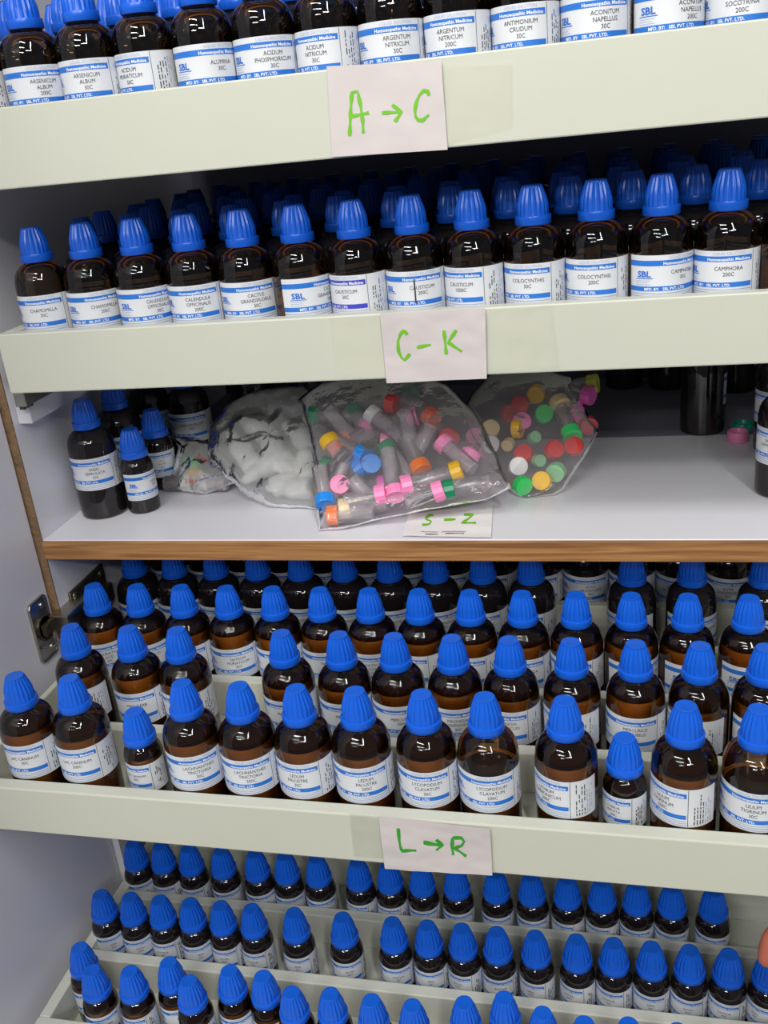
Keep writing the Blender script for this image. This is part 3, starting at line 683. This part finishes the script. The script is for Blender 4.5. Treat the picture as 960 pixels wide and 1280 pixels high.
# -- cloudy bag
PLW = plane_heap(.845, .75, .012)
for i, (u, v, du, dv) in enumerate(((290, 545, 25, 35), (318, 585, 30, -20), (345, 560, 20, 30), (375, 590, -30, 12), (350, 605, 35, 5), (330, 530, 10, 35), (385, 555, -15, 35), (305, 520, 20, 15), (365, 535, 25, 20))):
    p, q = heap_pt(u, v, PLW, -.009), heap_pt(u+du, v+dv, PLW, -.011)
    if (p-q).length < .03: q = p-(p-q).normalized()*.034
    q.z = max(q.z, ZS+.0095)
    a = p-q; r = empty('dropper_bottle', lift(p)); r.rotation_mode = 'QUATERNION'; r.rotation_quaternion = orient(a).to_quaternion()
    tag(r, 'white plastic dropper bottle inside the cloudy bag, %s' % ('at its left end', 'low left', 'in the middle', 'low right', 'at the bottom', 'at the top left', 'at the right', 'at the upper left edge', 'at the top')[i], 'dropper bottle', 'dropper bottles in the cloudy bag')
    L = min(.045, a.length)
    V, F = lathe([(.009, -L), (.011, -L+.001), (.0115, -L+.004), (.0115, -.010), (.009, -.004), (.006, -.002)], 24); mk('bottle_body', V, F, cmat('white', COL['white']), r, True)
    V, F = lathe([(.007, -.003), (.0075, -.002), (.0072, .006), (.004, .016), (.0025, .018)], 20); mk('dropper_cap', V, F, cmat('white', COL['white']), r, True)
bag('plastic_bag', [(400, 642), (350, 638), (310, 622), (285, 600), (262, 572), (262, 540), (280, 512), (310, 495), (350, 484), (385, 484), (410, 520), (420, 560), (422, 600)], PLW, .028, bagmilk,
    'crumpled cloudy plastic bag of white dropper bottles left of the coloured vials', 21, .022, crump=.006, freq=30)
# -- small printed bag
PLL = plane_heap(.872, .8, .008)
for i, (cn, a, b) in enumerate((('green', (236, 582), (228, 600)), ('yellow', (242, 595), (246, 607)), ('white', (232, 603), (215, 606)), ('beige', (252, 597), (262, 590)), ('white', (258, 604), (275, 608)))):
    p = heap_pt(*a, PLL, -.003); q = heap_pt(*b, PLL, -.004)
    if (p-q).length < .02: q = p-(p-q).normalized()*.024
    q.z = max(q.z, ZS+.0095)
    vial(p, q, cn, '%s capped small vial %s inside the printed bag' % (cn, ('at the top', 'in the middle', 'at the left', 'at the right', 'at the bottom')[i]), 'vials in the printed bag')
pb = bag('plastic_bag', [(222, 612), (214, 590), (222, 560), (214, 545), (250, 548), (275, 560), (292, 580), (302, 600), (285, 606), (255, 617)], PLL, .012, bagmilk,
    'small clear bag with red and blue printing beside the small bottles', 31, .012, crump=.004)
def scribble(pts_px, mt, nm):
    V = []; F = []; I = []
    def place(u, v, off): return heap_pt(u, v, PLL, .0185+off)
    for s in pts_px: ribbon(s, 1.0, place, 0, V, F, I, 0)
    V = [lift(v)-pb.location for v in V]
    mk(nm, V, F, mt, pb)
redp = mat('red_print', (.55, .04, .06), .5); bluep = mat('blue_print', (.03, .12, .35), .5)
zz = lambda L_: zoomed((210, 560), 8, L_)
scribble(zz([[(365, 190), (362, 150), (380, 150), (385, 200)], [(400, 180), (410, 215), (425, 190), (440, 235)], [(440, 195), (465, 235)], [(235, 410), (250, 400), (262, 435), (235, 430)], [(275, 390), (290, 440), (310, 405), (315, 435)], [(345, 405), (352, 430)], [(420, 360), (440, 385)], [(490, 140), (510, 190)]]), redp, 'red_printing')
scribble(zz([[(335, 180), (345, 205)], [(480, 215), (480, 255), (505, 270)], [(505, 235), (530, 240), (550, 275), (520, 285)], [(560, 235), (590, 255), (610, 295), (570, 290)], [(370, 415), (400, 405), (430, 395), (470, 385)], [(500, 380), (530, 370)], [(550, 370), (575, 365)], [(590, 345), (600, 360), (612, 345)]]), bluep, 'blue_printing')

# ------------------------------------------------------------------ two loose ring caps on the shelf
def ring_cap(u, v, colr, label):
    p = onz(u, v, ZS)
    V, F = lathe([(.0098, 0), (.0105, .0004), (.0108, .0012), (.0105, .0105), (.0100, .0112), (.0092, .0112), (.0088, .0104), (.0086, .0030), (.0040, .0028)], 36, lambda i, k: 1)
    o = mk('vial_cap', V, F, cmat(colr, COL[colr]), None, True, None, lift(p)); tag(o, label, 'bottle cap', 'upturned caps beside the right end bottles')
ring_cap(922, 551, 'pink', 'pink upturned cap lying on the shelf near the lone black bottle')
COL['teal'] = (.01, .28, .20)
ring_cap(928, 540, 'teal', 'teal upturned cap lying just behind the pink one')

# ------------------------------------------------------------------ hand reaching in from the right
def skin_chain(name, pts, radii, edges, parent, mt=skin, loc=Vector()):
    me = bpy.data.meshes.new(name); me.from_pydata([Vector(p)-loc for p in pts], edges, [])
    o = bpy.data.objects.new(name, me); C.objects.link(o); me.materials.append(mt)
    if parent: o.parent = parent
    s = o.modifiers.new('skin', 'SKIN'); s.use_smooth_shade = True
    for i, r in enumerate(radii): me.skin_vertices[0].data[i].radius = (r, r*.95)
    me.skin_vertices[0].data[0].use_root = True
    sb_ = o.modifiers.new('sub', 'SUBSURF'); sb_.levels = 2; sb_.render_levels = 2
    return o
tip = RIGHT*((956-480)/FPX*.70)+UP*(-(1190-640)/FPX*.70)+FWD*.70
def rel(a, b, c): return lift(tip+RIGHT*a+UP*b+FWD*c)
pts = [rel(.100, -.030, -.045),                                  # 0 palm centre (root)
       rel(.078, -.002, -.040), rel(.052, .020, -.028), rel(.022, .028, -.012), rel(.003, .012, -.003), rel(.000, -.011, .000),       # index: knuckle .. tip
       rel(.076, -.020, -.046), rel(.050, -.010, -.046), rel(.030, -.020, -.030), rel(.030, -.040, -.022),         # middle
       rel(.078, -.038, -.048), rel(.056, -.034, -.050), rel(.040, -.046, -.036), rel(.042, -.060, -.026),         # ring
       rel(.084, -.054, -.046), rel(.066, -.056, -.048), rel(.054, -.066, -.038),                                  # little
       rel(.088, .000, -.020), rel(.066, -.004, -.004), rel(.046, -.014, .004),                                   # thumb
       rel(.140, -.050, -.060), rel(.200, -.080, -.090), rel(.270, -.110, -.130)]
rad = [.020, .012, .0098, .0090, .0082, .0068, .012, .0098, .0088, .0074, .011, .0092, .0084, .0070, .010, .0082, .0066, .013, .0108, .0088, .021, .026, .030]
edg = [(0, 1), (1, 2), (2, 3), (3, 4), (4, 5), (0, 6), (6, 7), (7, 8), (8, 9), (0, 10), (10, 11), (11, 12), (12, 13), (0, 14), (14, 15), (15, 16), (0, 17), (17, 18), (18, 19), (0, 20), (20, 21), (21, 22)]
hand = skin_chain('hand', pts, rad, edg, None, skin, pts[0]); hand.location = pts[0]
tag(hand, "person's hand reaching in at the lower right with one finger bent", 'hand')
